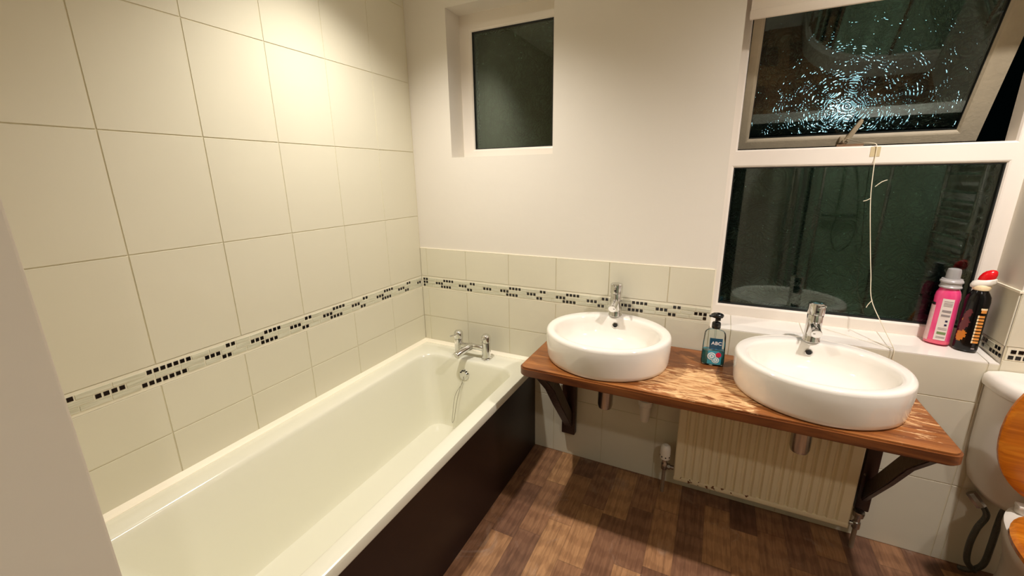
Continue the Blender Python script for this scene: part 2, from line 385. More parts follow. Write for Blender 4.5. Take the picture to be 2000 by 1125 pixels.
# ------------------------------------------------------------ room shell
XR, YF = 2.92, -2.92          # right wall, wall behind the camera
NX, NY = 1.023, -1.70          # boxed-in alcove at the foot of the bath
bm = BM(); box(bm, -.1, XR+.1, YF-.1, .28, -.06, 0)
struct(obj('floor', bm, FLOORM))
bm = BM(); box(bm, -.1, XR+.1, YF-.1, .28, CEIL, CEIL+.06)
struct(obj('ceiling', bm, CEILM))

ZT = [0, .317, .642, .804]; ZU = [.872, 1.1993, 1.526, 1.852, 2.18, CEIL]
YL = [0]+[-(.2477+.2515*k) for k in range(6)]+[NY]
def tiles(bm, us, rows, plane, gap=.0010, dep=.0025, bw=.0012):
    """tiles between consecutive us for every (z0, z1) row; plane(u, d, z) gives the point at depth d behind the face"""
    for z0, z1 in rows:
        for u0_, u1_ in zip(us, us[1:]):
            a, b = sorted((u0_, u1_))
            jit = random.uniform(-.0003, .0003)
            B = [(a+gap, z0+gap), (b-gap, z0+gap), (b-gap, z1-gap), (a+gap, z1-gap)]
            F = [(a+gap+bw, z0+gap+bw), (b-gap-bw, z0+gap+bw), (b-gap-bw, z1-gap-bw), (a+gap+bw, z1-gap-bw)]
            vb = [bm.verts.new(plane(p[0], dep, p[1])) for p in B]; vf = [bm.verts.new(plane(p[0], jit, p[1])) for p in F]
            bm.faces.new(vf)
            for i in range(4): bm.faces.new((vb[i], vb[(i+1) % 4], vf[(i+1) % 4], vf[i]))
PL = lambda u, d, z: Vector((-d, u, z))
PB = lambda u, d, z: Vector((u, d, z))
# left wall: fully tiled
bm = BM()
tiles(bm, YL, list(zip(ZT, ZT[1:]))+list(zip(ZU, ZU[1:])), PL)
box(bm, -.1, -.0018, NY, .28, 0, CEIL, 1)
struct(obj('wall_left', bm, [TILE, GROUT]))
# back wall
W1 = (.235, .766, 1.492, 2.143); W2 = (1.465, 2.319, .782, 2.10); YW = .160
bm = BM()
xs = [-.002, W1[0], W1[1], W2[0], W2[1], XR]; zs = [0, W2[2], W1[2], W2[3], W1[3], CEIL]
def inside(x, z): return any(a < x < b and c < z < d for a, b, c, d in (W1, W2))
PF = .005
for x0, x1 in zip(xs, xs[1:]):
    for z0, z1 in zip(zs, zs[1:]):
        if inside((x0+x1)/2, (z0+z1)/2): continue
        quad(bm, [(x0, PF, z0), (x1, PF, z0), (x1, PF, z1), (x0, PF, z1)])
        quad(bm, [(x0, .28, z0), (x0, .28, z1), (x1, .28, z1), (x1, .28, z0)])
for a, b, c, d in (W1, W2):
    quad(bm, [(a, PF, c), (a, PF, d), (a, .28, d), (a, .28, c)]); quad(bm, [(b, PF, c), (b, .28, c), (b, .28, d), (b, PF, d)])
    quad(bm, [(a, PF, c), (a, .28, c), (b, .28, c), (b, PF, c)]); quad(bm, [(a, PF, d), (b, PF, d), (b, .28, d), (a, .28, d)])
wb = struct(obj('wall_back', bm, PLASTER, recalc=False))
# tiling on the back wall (its own look: a tiled dado)
bm = BM()
XB = [0, .042]+[.292+.25*k for k in range(5)]+[W2[0]-.002]
tiles(bm, XB, list(zip(ZT, ZT[1:]))+[(.872, 1.0272)], PB, dep=.004)
XM = [W2[0]-.002, 1.542, 1.792, 2.042, 2.292, W2[1]]
tiles(bm, XM, [(0, .317), (.317, .642), (.642, .787)], PB, dep=.004)
XRt = [W2[1], 2.542, 2.792, XR]
tiles(bm, XRt, [(0, .317), (.317, .642), (.642, .804), (.85, 1.0272)], PB, dep=.004)
tiles(bm, [.002, YW], [(.85, 1.0272)], lambda u, d, z: Vector((W2[1]-.004+d, u, z)), dep=.003)
# grout bed behind the tiles
for x0, x1, z1 in ((0, W2[0], 1.0262), (W2[0], W2[1], .785), (W2[1], XR, 1.0262)):
    quad(bm, [(x0, .0018, 0), (x1, .0018, 0), (x1, .0018, z1), (x0, .0018, z1)], 1)
# top edge of the dado, painted grout fillet
for x0, x1 in ((0, W2[0]-.002), (W2[1], XR)): box(bm, x0, x1, .0003, .0055, 1.0262, 1.0300, 2)
box(bm, W2[1]-.006, W2[1]+.004, .0, YW, 1.0262, 1.033, 2); box(bm, W2[0]-.004, W2[0]+.001, .0005, .012, .79, 1.03, 2)
struct(obj('trim_1', bm, [TILE, GROUT, SEAL]))
# right wall, wall behind the camera with the doorway, boxed alcove
bm = BM(); box(bm, XR, XR+.1, YF, .28, 0, CEIL); struct(obj('wall_right', bm, PLASTER))
bm = BM(); DX0, DX1, DZ = 1.14, 1.66, 2.0
box(bm, NX, DX0, YF-.1, YF, 0, CEIL); box(bm, DX1, XR+.1, YF-.1, YF, 0, CEIL); box(bm, DX0, DX1, YF-.1, YF, DZ, CEIL)
struct(obj('wall_front', bm, PLASTER))
bm = BM(); box(bm, -.1, NX, YF-.1, NY, 0, CEIL, 0, .002); struct(obj('wall_alcove', bm, NIBPAINT))
# a door left ajar into an unlit landing
bm = BM(); box(bm, DX0-.06, DX0, YF-.002, YF+.016, 0, DZ+.06); box(bm, DX1, DX1+.06, YF-.002, YF+.016, 0, DZ+.06); box(bm, DX0, DX1, YF-.002, YF+.016, DZ, DZ+.06)
struct(obj('door_1', bm, UPVC))
bm = BM(); box(bm, DX0-.2, DX1+.2, YF-1.2, YF-1.1, 0, CEIL); box(bm, DX0-.3, DX0-.2, YF-1.2, YF-.1, 0, CEIL); box(bm, DX1+.2, DX1+.3, YF-1.2, YF-.1, 0, CEIL)
box(bm, DX0-.3, DX1+.3, YF-1.2, YF-.1, -.06, 0); box(bm, DX0-.3, DX1+.3, YF-1.2, YF-.1, CEIL, CEIL+.06)
struct(obj('wall_landing', bm, pmat('landing_paint', srgb(120, 110, 98), .7)))

# ------------------------------------------------------------ mosaic borders
def mosaic(name, groups, a, b, z0, z1, plane, rowz, pitch=.0172, chip=.0066):
    bm = BM()
    def tile(u0_, u1_, c0, c1, mi, bw=.0008, f=-.0006):
        B = [(u0_, c0), (u1_, c0), (u1_, c1), (u0_, c1)]; F = [(u0_+bw, c0+bw), (u1_-bw, c0+bw), (u1_-bw, c1-bw), (u0_+bw, c1-bw)]
        vb = [bm.verts.new(plane(p[0], .0015, p[1])) for p in B]; vf = [bm.verts.new(plane(p[0], f, p[1])) for p in F]
        q = bm.faces.new(vf); q.material_index = mi
        for i in range(4): q = bm.faces.new((vb[i], vb[(i+1) % 4], vf[(i+1) % 4], vf[i])); q.material_index = mi
    quad(bm, [plane(a, .0008, z0), plane(b, .0008, z0), plane(b, .0008, z1), plane(a, .0008, z1)], 2)
    hh = .0155/2
    for row, zc in rowz.items():
        occ = []
        for r_, s, n in groups:
            if r_ != row: continue
            for k in range(n):
                c = s+k*pitch
                if c+chip > b+.003 or c-chip < a-.003: continue
                tile(c-chip, c+chip, zc-chip, zc+chip, 1); 
            occ.append((s-pitch/2, s+(n-.5)*pitch))
        occ.sort(); cur = a
        for o0, o1 in occ+[(b, b)]:
            ln = o0-cur
            if ln > .012:
                n = max(1, round(ln/.062))
                for k in range(n): tile(cur+ln*k/n+.0008, cur+ln*(k+1)/n-.0008, zc-hh, zc+hh, 0)
            cur = max(cur, o1)
    return struct(obj(name, bm, [STRIP, BLACKCHIP, MGROUT]))
RZ = {'t': .8555, 'm': .8385, 'b': .8215}
GL = [('t', -1.444, 1), ('m', -1.391, 4), ('t', -1.273, 7), ('b', -1.290, 7)]
for s in (-1.118, -.811, -.501, -.190): GL += [('m', s, 3), ('t', s+.0685, 2), ('b', s+.0515, 2)]
for s in (-.966, -.657, -.345, -.035): GL += [('m', s, 3), ('t', s+.052, 4), ('b', s+.035, 4)]
mosaic('trim_2', [g for g in GL if g[1] < 0], NY, -.001, .804, .872, PL, RZ)
GB = [('t', .017, 2), ('m', .017, 2), ('b', .017, 1), ('m', .4, 3)]
for s in (.1, .499, .799, 1.104): GB += [('m', s, 3), ('t', s+.0505, 4), ('b', s+.0335, 4)]
for s in (.25, .647, .95, 1.255): GB += [('m', s, 3), ('t', s+.069, 2), ('b', s+.051, 2)]
GB += [('m', 1.408, 3), ('b', 1.442, 1)]
mosaic('trim_3', GB, .001, 1.461, .804, .872, PB, RZ)
RZ2 = {'t': .835, 'b': .8155}
mosaic('trim_4', [('t', 2.340, 2), ('b', 2.337, 3), ('t', 2.44, 4), ('b', 2.46, 2), ('t', 2.6, 3), ('b', 2.68, 4)], 2.325, XR, .805, .850, PB, RZ2)
mosaic('trim_5', [('t', .004, 3), ('b', .010, 4), ('t', .098, 2), ('b', .11, 1)], .002, YW-.001, .805, .850, lambda u, d, z: Vector((W2[1]-.004+d, u, z)), RZ2)
# sealing strip between bath and tiles
bm = BM()
prism(bm, [(0, .484), (.020, .484), (.018, .489), (.010, .493), (.003, .500), (0, .503)], 'y', NY, -.001)
prism(bm, [(-.001, .484), (-.020, .484), (-.018, .489), (-.010, .493), (-.003, .500), (-.001, .503)], 'x', .0, .70)
struct(obj('trim_6', bm, SEAL))

# ------------------------------------------------------------ windows
def glaze(parent, x0, x1, z0, z1, y, mat=None, T=None):
    """double glazing: clear room-side sheet and swirl-patterned sheet behind"""
    def sheet(nm, ya, yb, fm, bmx):
        bm = BM(); box(bm, x0, x1, ya, yb, z0, z1, 0)
        for f in bm.faces:
            f.normal_update()
            if f.normal.y > -.5: f.material_index = 1
        if T:
            for v in bm.verts: v.co = T @ v.co
        return obj(nm, bm, [fm, bmx], parent, recalc=False)
    sheet('glass_pane', y, y+.004, GLASS, BACKCLEAR)
    sheet('patterned_glass_pane', y+.016, y+.020, PATTERN, BACKCLEAR)
def frame_bars(bm, x0, x1, z0, z1, ix0, ix1, iz0, iz1, yf, yb, b=.006, mi=0, T=None, ch=.010):
    """mitred frame with a chamfered inner edge: outer rectangle, inner rectangle"""
    O = [(x0, z0), (x1, z0), (x1, z1), (x0, z1)]; I = [(ix0, iz0), (ix1, iz0), (ix1, iz1), (ix0, iz1)]
    C = [(ix0-ch, iz0-ch), (ix1+ch, iz0-ch), (ix1+ch, iz1+ch), (ix0-ch, iz1+ch)]
    C2 = [(a*.55+c*.45, b_*.55+d_*.45) for (a, b_), (c, d_) in zip(C, I)]
    loops = [[(p[0], yb, p[1]) for p in O], [(p[0], yf, p[1]) for p in O], [(p[0], yf, p[1]) for p in C], [(p[0], yf+.002, p[1]) for p in C2],
             [(p[0], yf+.010, p[1]) for p in I], [(p[0], yb, p[1]) for p in I]]
    V = [[bm.verts.new((T @ Vector(p)) if T else Vector(p)) for p in l] for l in loops]
    V.append(V[0])
    for a, c in zip(V, V[1:]):
        for i in range(4):
            f = bm.faces.new((a[i], a[(i+1) % 4], c[(i+1) % 4], c[i])); f.material_index = mi
# small window
bm = BM(); frame_bars(bm, W1[0], W1[1], W1[2], W1[3], .301, .717, 1.535, 2.066, .12, .18)
w1 = struct(obj('window_1', bm, UPVC, loc=(.5, .12, W1[2])))
bm = BM(); frame_bars(bm, .295, .723, 1.529, 2.072, .304, .714, 1.5385, 2.0625, .128, .15, ch=.001); obj('gasket', bm, GASKET, w1)
glaze(w1, .297, .721, 1.531, 2.070, .133)
# large window: fixed lower light, top-hung upper light
bm = BM()
x0, x1 = W2[0], W2[1]
frame_bars(bm, x0, x1, .795, 1.452, 1.489, 2.271, .851, 1.418, YW, YW+.07)
frame_bars(bm, x0, x1, 1.452, W2[3], 1.493, 2.280, 1.487, 2.03, YW, YW+.07, ch=.006)
w2 = struct(obj('window_2', bm, UPVC, loc=(1.89, YW, .79)))
bm = BM(); frame_bars(bm, 1.484, 2.277, .846, 1.424, 1.492, 2.268, .855, 1.4155, YW+.007, YW+.03, ch=.001); obj('gasket', bm, GASKET, w2)
glaze(w2, 1.486, 2.274, .848, 1.422, YW+.014)
bm = BM(); box(bm, 1.914, 1.942, YW-.0012, YW+.001, 1.449, 1.482); obj('tape_patch', bm, TAPE, w2)
# sill of glazed tiles
bm = BM()
zf, zb_ = .789, .802
for a, b in zip(XM, XM[1:]):
    for fr, e in ((0, .0012),):
        P = [(a+e, .0005, zf), (b-e, .0005, zf), (b-e, YW, zb_), (a+e, YW, zb_)]
        quad(bm, P); quad(bm, [(a+e, .0005, zf-.006), (b-e, .0005, zf-.006), (b-e, .0005, zf), (a+e, .0005, zf)])
box(bm, x0, x1, .003, YW+.03, .76, zf-.0022, 1)
quad(bm, [(x0, .003, zf-.0012), (x1, .003, zf-.0012), (x1, YW, zb_-.0012), (x0, YW, zb_-.0012)], 1)
obj('window_sill', bm, [CERAMIC, GROUT], w2)
# open sash, hinged at the top, bottom swung outwards
ang = math.radians(23); HZ, HY = 1.995, .182
T = Matrix.Translation((0, HY, HZ)) @ Matrix.Rotation(ang, 4, 'X') @ Matrix.Translation((0, -HY, -HZ))
sz0 = HZ-.535
bm = BM(); frame_bars(bm, 1.497, 2.268, sz0, HZ+.03, 1.535, 2.205, sz0+.041, HZ-.02, HY-.004, HY+.055, T=T, ch=.012)
sash = obj('opening_sash', bm, SASHM, w2)
bm = BM(); frame_bars(bm, 1.531, 2.209, sz0+.037, HZ-.016, 1.538, 2.202, sz0+.045, HZ-.024, HY+.006, HY+.03, T=T, ch=.001); obj('gasket', bm, GASKET, sash)
glaze(sash, 1.533, 2.207, sz0+.039, HZ-.018, HY+.012, T=T)
hx = 1.872
bm = BM(); box(bm, hx-.016, hx+.016, HY-.016, HY-.004, sz0+.006, sz0+.040, 0, .003)
tt = bmesh.new(); prism(tt, [(-.009, 0), (.009, 0), (.007, .085), (0, .092), (-.007, .085)], 'y', -.034, -.020, bev=.003)
merge(bm, tt, 0, Matrix.Translation((hx+.004, HY, sz0+.025)) @ Matrix.Rotation(math.radians(22), 4, 'Y'))
rod(bm, (hx, HY-.004, sz0+.025), (hx, HY-.032, sz0+.025), .007)
for v in bm.verts: v.co = T @ v.co
obj('window_handle', bm, pmat('aged_handle', srgb(196, 180, 150), .4), sash, smooth=35)
bm = BM(); box(bm, hx-.05, hx+.03, YW+.05, YW+.062, 1.487, 1.497)
tube(bm, [(hx-.03, YW+.05, 1.494), (hx-.022, .26, 1.502), T @ Vector((hx-.01, HY-.006, sz0+.01))], .004, 8)
obj('casement_stay', bm, pmat('rusty_stay', srgb(120, 92, 66), .5, metal=.3), w2, smooth=35)

# cord hanging from the handle over the transom to the sill
bm = BM()
hnd = T @ Vector((hx+.004, HY-.024, sz0+.035))
tube(bm, [hnd, (1.895, .24, 1.505), (1.918, .172, 1.496), (1.928, .156, 1.486), (1.930, .1565, 1.450), (1.930, .150, 1.416), (1.937, .14, 1.30), (1.958, .12, 1.139), (1.972, .10, 1.035), (1.984, .08, .945), (2.018, .040, .865), (2.050, .003, .797), (2.052, -.005, .775), (2.053, -.005, .745)], .0014, 6)
tube(bm, [(1.942, .138, 1.345), (1.958, .137, 1.362), (1.972, .136, 1.368)], .0014, 5, sub=2)
tube(bm, [(1.938, .14, 1.305), (1.926, .14, 1.297), (1.917, .14, 1.294)], .0014, 5, sub=2)
tube(bm, [(1.986, .078, .945), (1.976, .076, .928), (1.972, .076, .915)], .0014, 5, sub=2)
tube(bm, [(2.050, .003, .796), (2.02, .045, .7965), (1.995, .07, .7985)], .001, 5)
tube(bm, [(2.048, .003, .796), (1.98, .05, .7965), (1.91, .095, .8), (1.85, .14, .803)], .0007, 5)
tag(obj('pull_cord', bm, CORD, loc=(2.052, 0, .79), smooth=60), 'thin white knotted cord hanging from the upper window handle down to the sill', 'cord')

# roller blind
t = thing('roller_blind', 'white roller blind pulled up at the top of the large window', 'blind', (1.89, .06, 1.92))
bm = BM(); box(bm, 1.480, 2.316, .058, .0595, 1.945, 2.06); obj('blind_fabric', bm, BLINDM, t)
bm = BM(); box(bm, 1.478, 2.318, .052, .064, 1.918, 1.947, 0, .004); obj('bottom_bar', bm, BLINDM, t, smooth=40)
bm = BM(); rod(bm, (1.476, .066, 2.068), (2.320, .066, 2.068), .022, n=24); obj('roller_tube', bm, BLINDM, t, smooth=40)
for bx in (1.467, 2.3205):
    bm = BM(); box(bm, bx, bx-.0 + .0025, .04, .095, 2.04, 2.0995); obj('bracket', bm, WHITEPL, t)

# ------------------------------------------------------------ bathtub
t = thing('bathtub', 'long ivory bathtub in the corner below the small window', 'bathtub', (.35, -.85, 0))
bm = BM()
def rr3(x0, x1, y0, y1, r, z, n=8): return [Vector((p[0], p[1], z)) for p in rrect(x0, x1, y0, y1, r, n)]
y0, y1 = NY+.002, -.001
lv = [rr3(.03, .66, y0+.02, y1-.02, .02, .40), rr3(.004, .699, y0, y1, .012, .450), rr3(.003, .700, y0, y1, .012, .455), rr3(.003, .700, y0, y1, .012, .478), rr3(.002, .698, y0+.002, y1-.002, .012, .4845), rr3(.008, .692, y0+.008, y1-.008, .014, .487)]
def inn(x0, x1, ya, yb, r, z): return rr3(x0, x1, ya, yb, r, z)
lv += [inn(.089, .650, -1.600, -.125, .085, .4868), inn(.095, .644, -1.592, -.131, .082, .485), inn(.100, .639, -1.585, -.136, .080, .479), inn(.104, .635, -1.578, -.140, .078, .468)]
for k in range(1, 7):
    f = k/6; e = f
    lv.append(inn(.104+.072*e, .635-.072*e, -1.578+.19*e, -.140-.055*e, .078-.01*f, .468-.315*f))
lv += [inn(.182, .557, -1.38, -.200, .064, .132), inn(.187, .552, -1.375, -.205, .060, .122), inn(.196, .543, -1.365, -.214, .055, .118), inn(.24, .50, -1.30, -.26, .04, .1155), inn(.30, .44, -1.1, -.4, .03, .113), inn(.36, .38, -.80, -.78, .004, .112)]
rings(bm, lv, cap0=False)
obj('tub_shell', bm, BATH, t, smooth=38)
bm = BM()
oc = Vector((.353, -.1475, .408)); on = Vector((0, -.985, .17)).normalized()
rod(bm, oc-on*.004, oc+on*.006, .0305, .028, 28); rod(bm, oc+on*.006, oc+on*.010, .020, .017, 24)
ovf = obj('overflow_plate', bm, CHROME, t, smooth=40)
bm = BM()
for k in range(5):
    a = PI/2+(k-2)*.55; p = oc+on*.0062+Vector((math.cos(a)*.0235, 0, math.sin(a)*.0235)); rod(bm, p, p+on*.0012, .0036, n=8)
obj('overflow_slots', bm, HOLE, ovf)
bm = BM(); tube(bm, [oc+on*.013+Vector((0, 0, -.008)), oc+on*.014+Vector((-.004, -.004, -.03)), (.333, -.192, .30), (.322, -.215, .19), (.316, -.222, .163), (.311, -.222, .163), (.309, -.214, .19), (.316, -.190, .30), oc+on*.014+Vector((-.009, -.004, -.05)), oc+on*.014+Vector((-.006, -.003, -.036))], .0013, 6)
obj('plug_chain', bm, DULLCHROME, t, smooth=60)
bm = BM(); lathe(bm, [(.0, .1135), (.034, .1135), (.034, .117), (.026, .119), (.0, .1185)][1:4], .37, -.34, 24); obj('plug_hole', bm, CHROME, t, smooth=40)
bm = BM(); box(bm, .668, .687, NY+.002, -.001, 0.0005, .4545, 0, .001)
obj('side_panel', bm, PANELM, t)['label'] = 'dark brown, almost black side panel'

# bath mixer
t = thing('bath_mixer_tap', 'chrome two handled bath mixer tap on the end rim of the ivory bathtub', 'tap', (.362, -.085, .487))
for px, py in ((.284, -.085), (.446, -.078)):
    bm = BM()
    lathe(bm, [(.026, .4872), (.026, .492), (.0235, .495), (.0225, .50), (.0225, .575), (.0215, .578)], px, py, 28); obj('pillar', bm, CHROME, t, smooth=35)
    bm = BM(); lathe(bm, [(.0215, .5785), (.0235, .580), (.0240, .603), (.022, .613), (.015, .620), (.004, .622)], px, py, 28)
    cap = obj('tap_handle', bm, CHROME, t, smooth=40)
    bm = BM(); dx = -.25 if px < .3 else .1
    rod(bm, (px+dx*.015, py-.015, .603), (px+dx*.055, py-.062, .606), .0050, .0034, 12, bev=.001); obj('lever', bm, CHROME, cap, smooth=40)
bm = BM(); tube(bm, [(.300, -.084, .540), (.335, -.086, .545), (.365, -.088, .547), (.400, -.084, .545), (.430, -.079, .540)], .0145, 16); obj('bridge_pipe', bm, CHROME, t, smooth=50)
bm = BM(); tube(bm, [(.365, -.086, .547), (.358, -.115, .546), (.345, -.150, .538), (.334, -.178, .528)], .0175, 18); rod(bm, (.334, -.178, .528), (.331, -.187, .524), .0195, .019, 18, bev=.002)
obj('spout', bm, CHROME, t, smooth=40)

# ------------------------------------------------------------ washstand
CZ = .682; CX0, CX1, CY0 = .809, 2.095, -.463
bm = BM()
tt = bmesh.new(); P = rrect(CX0, CX1, CY0, .06, .035, 6)
P = [(x_, min(y_, -.001)) for x_, y_ in P]
Q = []
for p in P:
    if not Q or (abs(p[0]-Q[-1][0])+abs(p[1]-Q[-1][1])) > 1e-5: Q.append(p)
prism(bm, Q, 'z', CZ-.038, CZ, bev=.006)
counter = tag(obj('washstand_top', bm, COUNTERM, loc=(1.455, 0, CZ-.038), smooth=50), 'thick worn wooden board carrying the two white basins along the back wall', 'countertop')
def bracket(xa, xb, name_label, plate=False):
    t = thing('shelf_bracket', name_label, 'bracket', ((xa+xb)/2, 0, .13), 'wooden brackets under the washstand board')
    bm = BM(); box(bm, xa, xb, -.034, -.001, .140, CZ-.0385, 0, .004); obj('wall_post', bm, DARKWOOD, t, smooth=40)
    bm = BM(); prism(bm, [(-.034, .185), (-.034, .265), (-.330, CZ-.0385), (-.405, CZ-.0385), (-.425, CZ-.055), (-.405, CZ-.065), (-.30, .515), (-.20, .385)], 'x', xa+.012, xb-.012, bev=.003)
    obj('diagonal_brace', bm, DARKWOOD, t, smooth=40)
    for zz in (.30, .52):
        bm = BM(); rod(bm, ((xa+xb)/2-.014, -.034, zz), ((xa+xb)/2-.014, -.0365, zz), .005, n=12); obj('screw', bm, DULLCHROME, t)
bracket(.846, .914, 'dark wooden shelf bracket next to the bath panel under the left basin')
bracket(2.036, 2.080, 'dark wooden shelf bracket at the right end of the radiator')
bm = BM(); box(bm, .824, .8455, -.010, -.0045, .39, CZ-.0385, 0, .001); rod(bm, (.835, -.010, .41), (.835, -.012, .41), .003, n=8)
tag(obj('metal_plate', bm, WHITEPL, loc=(.835, -.004, .39)), 'narrow white metal strip on the tiles beside the left wooden bracket', 'wall plate')

def basin(cx, label):
    ZB, H = CZ+.0005, .122; rx, ry, cy = .243, .2275, -.2345
    t = thing('washbasin', label, 'washbasin', (cx, cy, ZB), 'white oval basins on the wooden board')
    bm = BM(); n = 72
    def E(ax, ay, oy, z): return [Vector((cx+ax*math.cos(2*PI*i/n), cy+oy+ay*math.sin(2*PI*i/n), z)) for i in range(n)]
    hx_, hy_ = .204, .177; ho = -.016
    R = [E(.215, .20, 0, ZB), E(rx-.014, ry-.014, 0, ZB), E(rx-.007, ry-.007, 0, ZB+.006), E(rx-.004, ry-.004, 0, ZB+.020), E(rx, ry, 0, ZB+.075), E(rx, ry, 0, ZB+H-.014), E(rx-.0015, ry-.0015, 0, ZB+H-.007), E(rx-.006, ry-.006, 0, ZB+H-.0018), E(rx-.013, ry-.013, 0, ZB+H),
         E(hx_+.010, hy_+.010, ho, ZB+H+.0005), E(hx_+.003, hy_+.003, ho, ZB+H-.002), E(hx_-.002, hy_-.002, ho, ZB+H-.009), E(hx_-.006, hy_-.006, ho, ZB+H-.025),
         E(hx_-.018, hy_-.018, ho, ZB+.060), E(hx_-.035, hy_-.034, ho, ZB+.036), E(hx_-.060, hy_-.056, ho, ZB+.024), E(hx_-.10, hy_-.09, ho, ZB+.018), E(.03, .03, ho, ZB+.012), E(.021, .021, ho, ZB+.010)]
    rings(bm, R); obj('bowl', bm, CERAMIC, t, smooth=50)
    bm = BM(); lathe(bm, [(.021, ZB+.011), (.0225, ZB+.015), (.017, ZB+.0175), (.004, ZB+.019)], cx, cy+ho, 24); obj('plug', bm, CHROME, t, smooth=40)
    # overflow in the back wall of the bowl
    yb = cy+ho+hy_-.010; oz = ZB+H-.036; nv = Vector((0, -.97, .25)).normalized()
    p = Vector((cx, yb+.002, oz))
    bm = BM(); rod(bm, p, p+nv*.0055, .0125, n=20, bev=.001); ov = obj('overflow_ring', bm, CHROME, t, smooth=40)
    bm = BM(); rod(bm, p+nv*.005, p+nv*.0062, .0092, n=20); obj('overflow_hole', bm, HOLE, ov)
    # chrome trap below the board
    bm = BM(); lathe(bm, [(.020, CZ-.042), (.020, .580), (.031, .570), (.031, .455), (.027, .440), (.018, .434)], cx, -.205, 28)
    obj('bottle_trap', bm, DULLCHROME, t, smooth=40)
    bm = BM(); tube(bm, [(cx, -.205, .565), (cx+.0, -.15, .565), (cx, -.006, .565)], .014, 12); obj('waste_pipe', bm, DULLCHROME, t, smooth=60)
    return t
basin(1.0973, 'white oval basin nearer the bathtub, left end of the wooden board')
basin(1.7934, 'white oval basin in front of the large window, right end of the wooden board')
def basin_tap(cx, label):
    cy, z0 = -.052, CZ+.1228
    t = thing('basin_tap', label, 'tap', (cx, cy, z0), 'chrome mono basin taps')
    bm = BM(); lathe(bm, [(.0285, z0), (.0285, z0+.004), (.0265, z0+.007), (.0255, z0+.03), (.0245, z0+.060), (.0245, z0+.098), (.0235, z0+.100)], cx, cy, 32)
    obj('tap_body', bm, CHROME, t, smooth=35)
    bm = BM(); rod(bm, (cx, cy, z0+.070), (cx, cy-.066, z0+.048), .0155, .0145, 24, bev=.002); rod(bm, (cx, cy-.060, z0+.050), (cx, cy-.069, z0+.047), .0165, .0165, 24, bev=.002)
    obj('spout', bm, CHROME, t, smooth=35)
    bm = BM(); lathe(bm, [(.0240, z0+.1005), (.0262, z0+.102), (.0266, z0+.134), (.0256, z0+.140), (.0220, z0+.1435), (.006, z0+.1445)], cx, cy, 32)
    cap = obj('tap_handle', bm, CHROME, t, smooth=35)
    bm = BM(); rod(bm, (cx+.003, cy-.012, z0+.128), (cx+.008, cy-.082, z0+.152), .0052, .0036, 12, bev=.001); obj('lever', bm, CHROME, cap, smooth=40)
    bm = BM(); rod(bm, (cx, cy-.0255, z0+.116), (cx, cy-.0272, z0+.116), .0042, n=12); obj('indicator', bm, HOLE, cap)
basin_tap(1.088, 'chrome lever tap on the left basin, in front of the mosaic border')
basin_tap(1.800, 'chrome lever tap on the right basin, in front of the large window')

# ------------------------------------------------------------ soap dispenser on the board
def xform(bm, loc, rz):
    Mx = Matrix.Translation(loc) @ Matrix.Rotation(rz, 4, 'Z')
    for v in bm.verts: v.co = Mx @ v.co
def sup(a, b, z, n=36, e=.62):
    out = []
    for i in range(n):
        q = 2*PI*i/n; c, s = math.cos(q), math.sin(q)
        out.append(Vector((a*math.copysign(abs(c)**e, c), b*math.copysign(abs(s)**e, s), z)))
    return out
def text_mesh(txt, size):
    cu = bpy.data.curves.new('lettering', 'FONT'); cu.body = txt; cu.size = size; cu.align_x = 'CENTER'; cu.align_y = 'CENTER'; cu.extrude = .0002
    cu.offset = size*.012
    o = bpy.data.objects.new('lettering', cu); COL.objects.link(o)
    me = bpy.data.meshes.new_from_object(o.evaluated_get(bpy.context.evaluated_depsgraph_get()))
    b = bmesh.new(); b.from_mesh(me); bpy.data.objects.remove(o); bpy.data.meshes.remove(me); return b
sl, sr = Vector((1.486, -.122, CZ+.0004)), math.radians(4)
t = thing('soap_dispenser', 'clear pump bottle of teal hand soap with a blue label, between the two basins', 'soap dispenser', sl)
def at(bm): xform(bm, sl, sr); return bm
bm = BM(); rings(bm, [sup(.036, .021, 0), sup(.040, .024, .003), sup(.041, .025, .010), sup(.0395, .0242, .08), sup(.0375, .0232, .118), sup(.0355, .0220, .128), sup(.030, .020, .135), sup(.018, .016, .139, e=.9), sup(.012, .012, .140, e=1), sup(.012, .012, .150, e=1)]); obj('bottle', at(bm), CLEARPL, t, smooth=45)
bm = BM(); rings(bm, [sup(.034, .019, .003), sup(.0385, .0225, .006), sup(.0385, .0228, .012), sup(.0372, .0222, .058)]); obj('soap_liquid', at(bm), TEAL, t, smooth=45)
bm = BM(); rod(bm, (.0, 0, .058), (.0, 0, .145), .003, n=10); obj('dip_tube', at(bm), CLEARPL, t, smooth=45)
def curved_label(x0_, x1_, z0_, z1_, off, slope=0):
    """label sheet following the front of the bottle, with real thickness"""
    bm = BM(); n = 8; F = []; B = []
    for k in range(n+1):
        x_ = x0_+(x1_-x0_)*k/n
        for zz, L_ in ((z0_, 0), (z1_, 1)):
            a = .040-.0045*max(0, zz-.01)/.11*1.0; bb = .0248-.003*max(0, zz-.01)/.11
            yy = -bb*(max(0, 1-abs(x_/a)**(2/.62)))**(.62/2)-off
            F.append(Vector((x_, yy-.0005, zz))); B.append(Vector((x_, yy+.0003, zz)))
    vf = [bm.verts.new(p) for p in F]; vb = [bm.verts.new(p) for p in B]
    for k in range(n):
        bm.faces.new((vf[2*k], vf[2*k+2], vf[2*k+3], vf[2*k+1])); bm.faces.new((vb[2*k], vb[2*k+1], vb[2*k+3], vb[2*k+2]))
        bm.faces.new((vf[2*k], vb[2*k], vb[2*k+2], vf[2*k+2])); bm.faces.new((vf[2*k+1], vf[2*k+3], vb[2*k+3], vb[2*k+1]))
    return bm
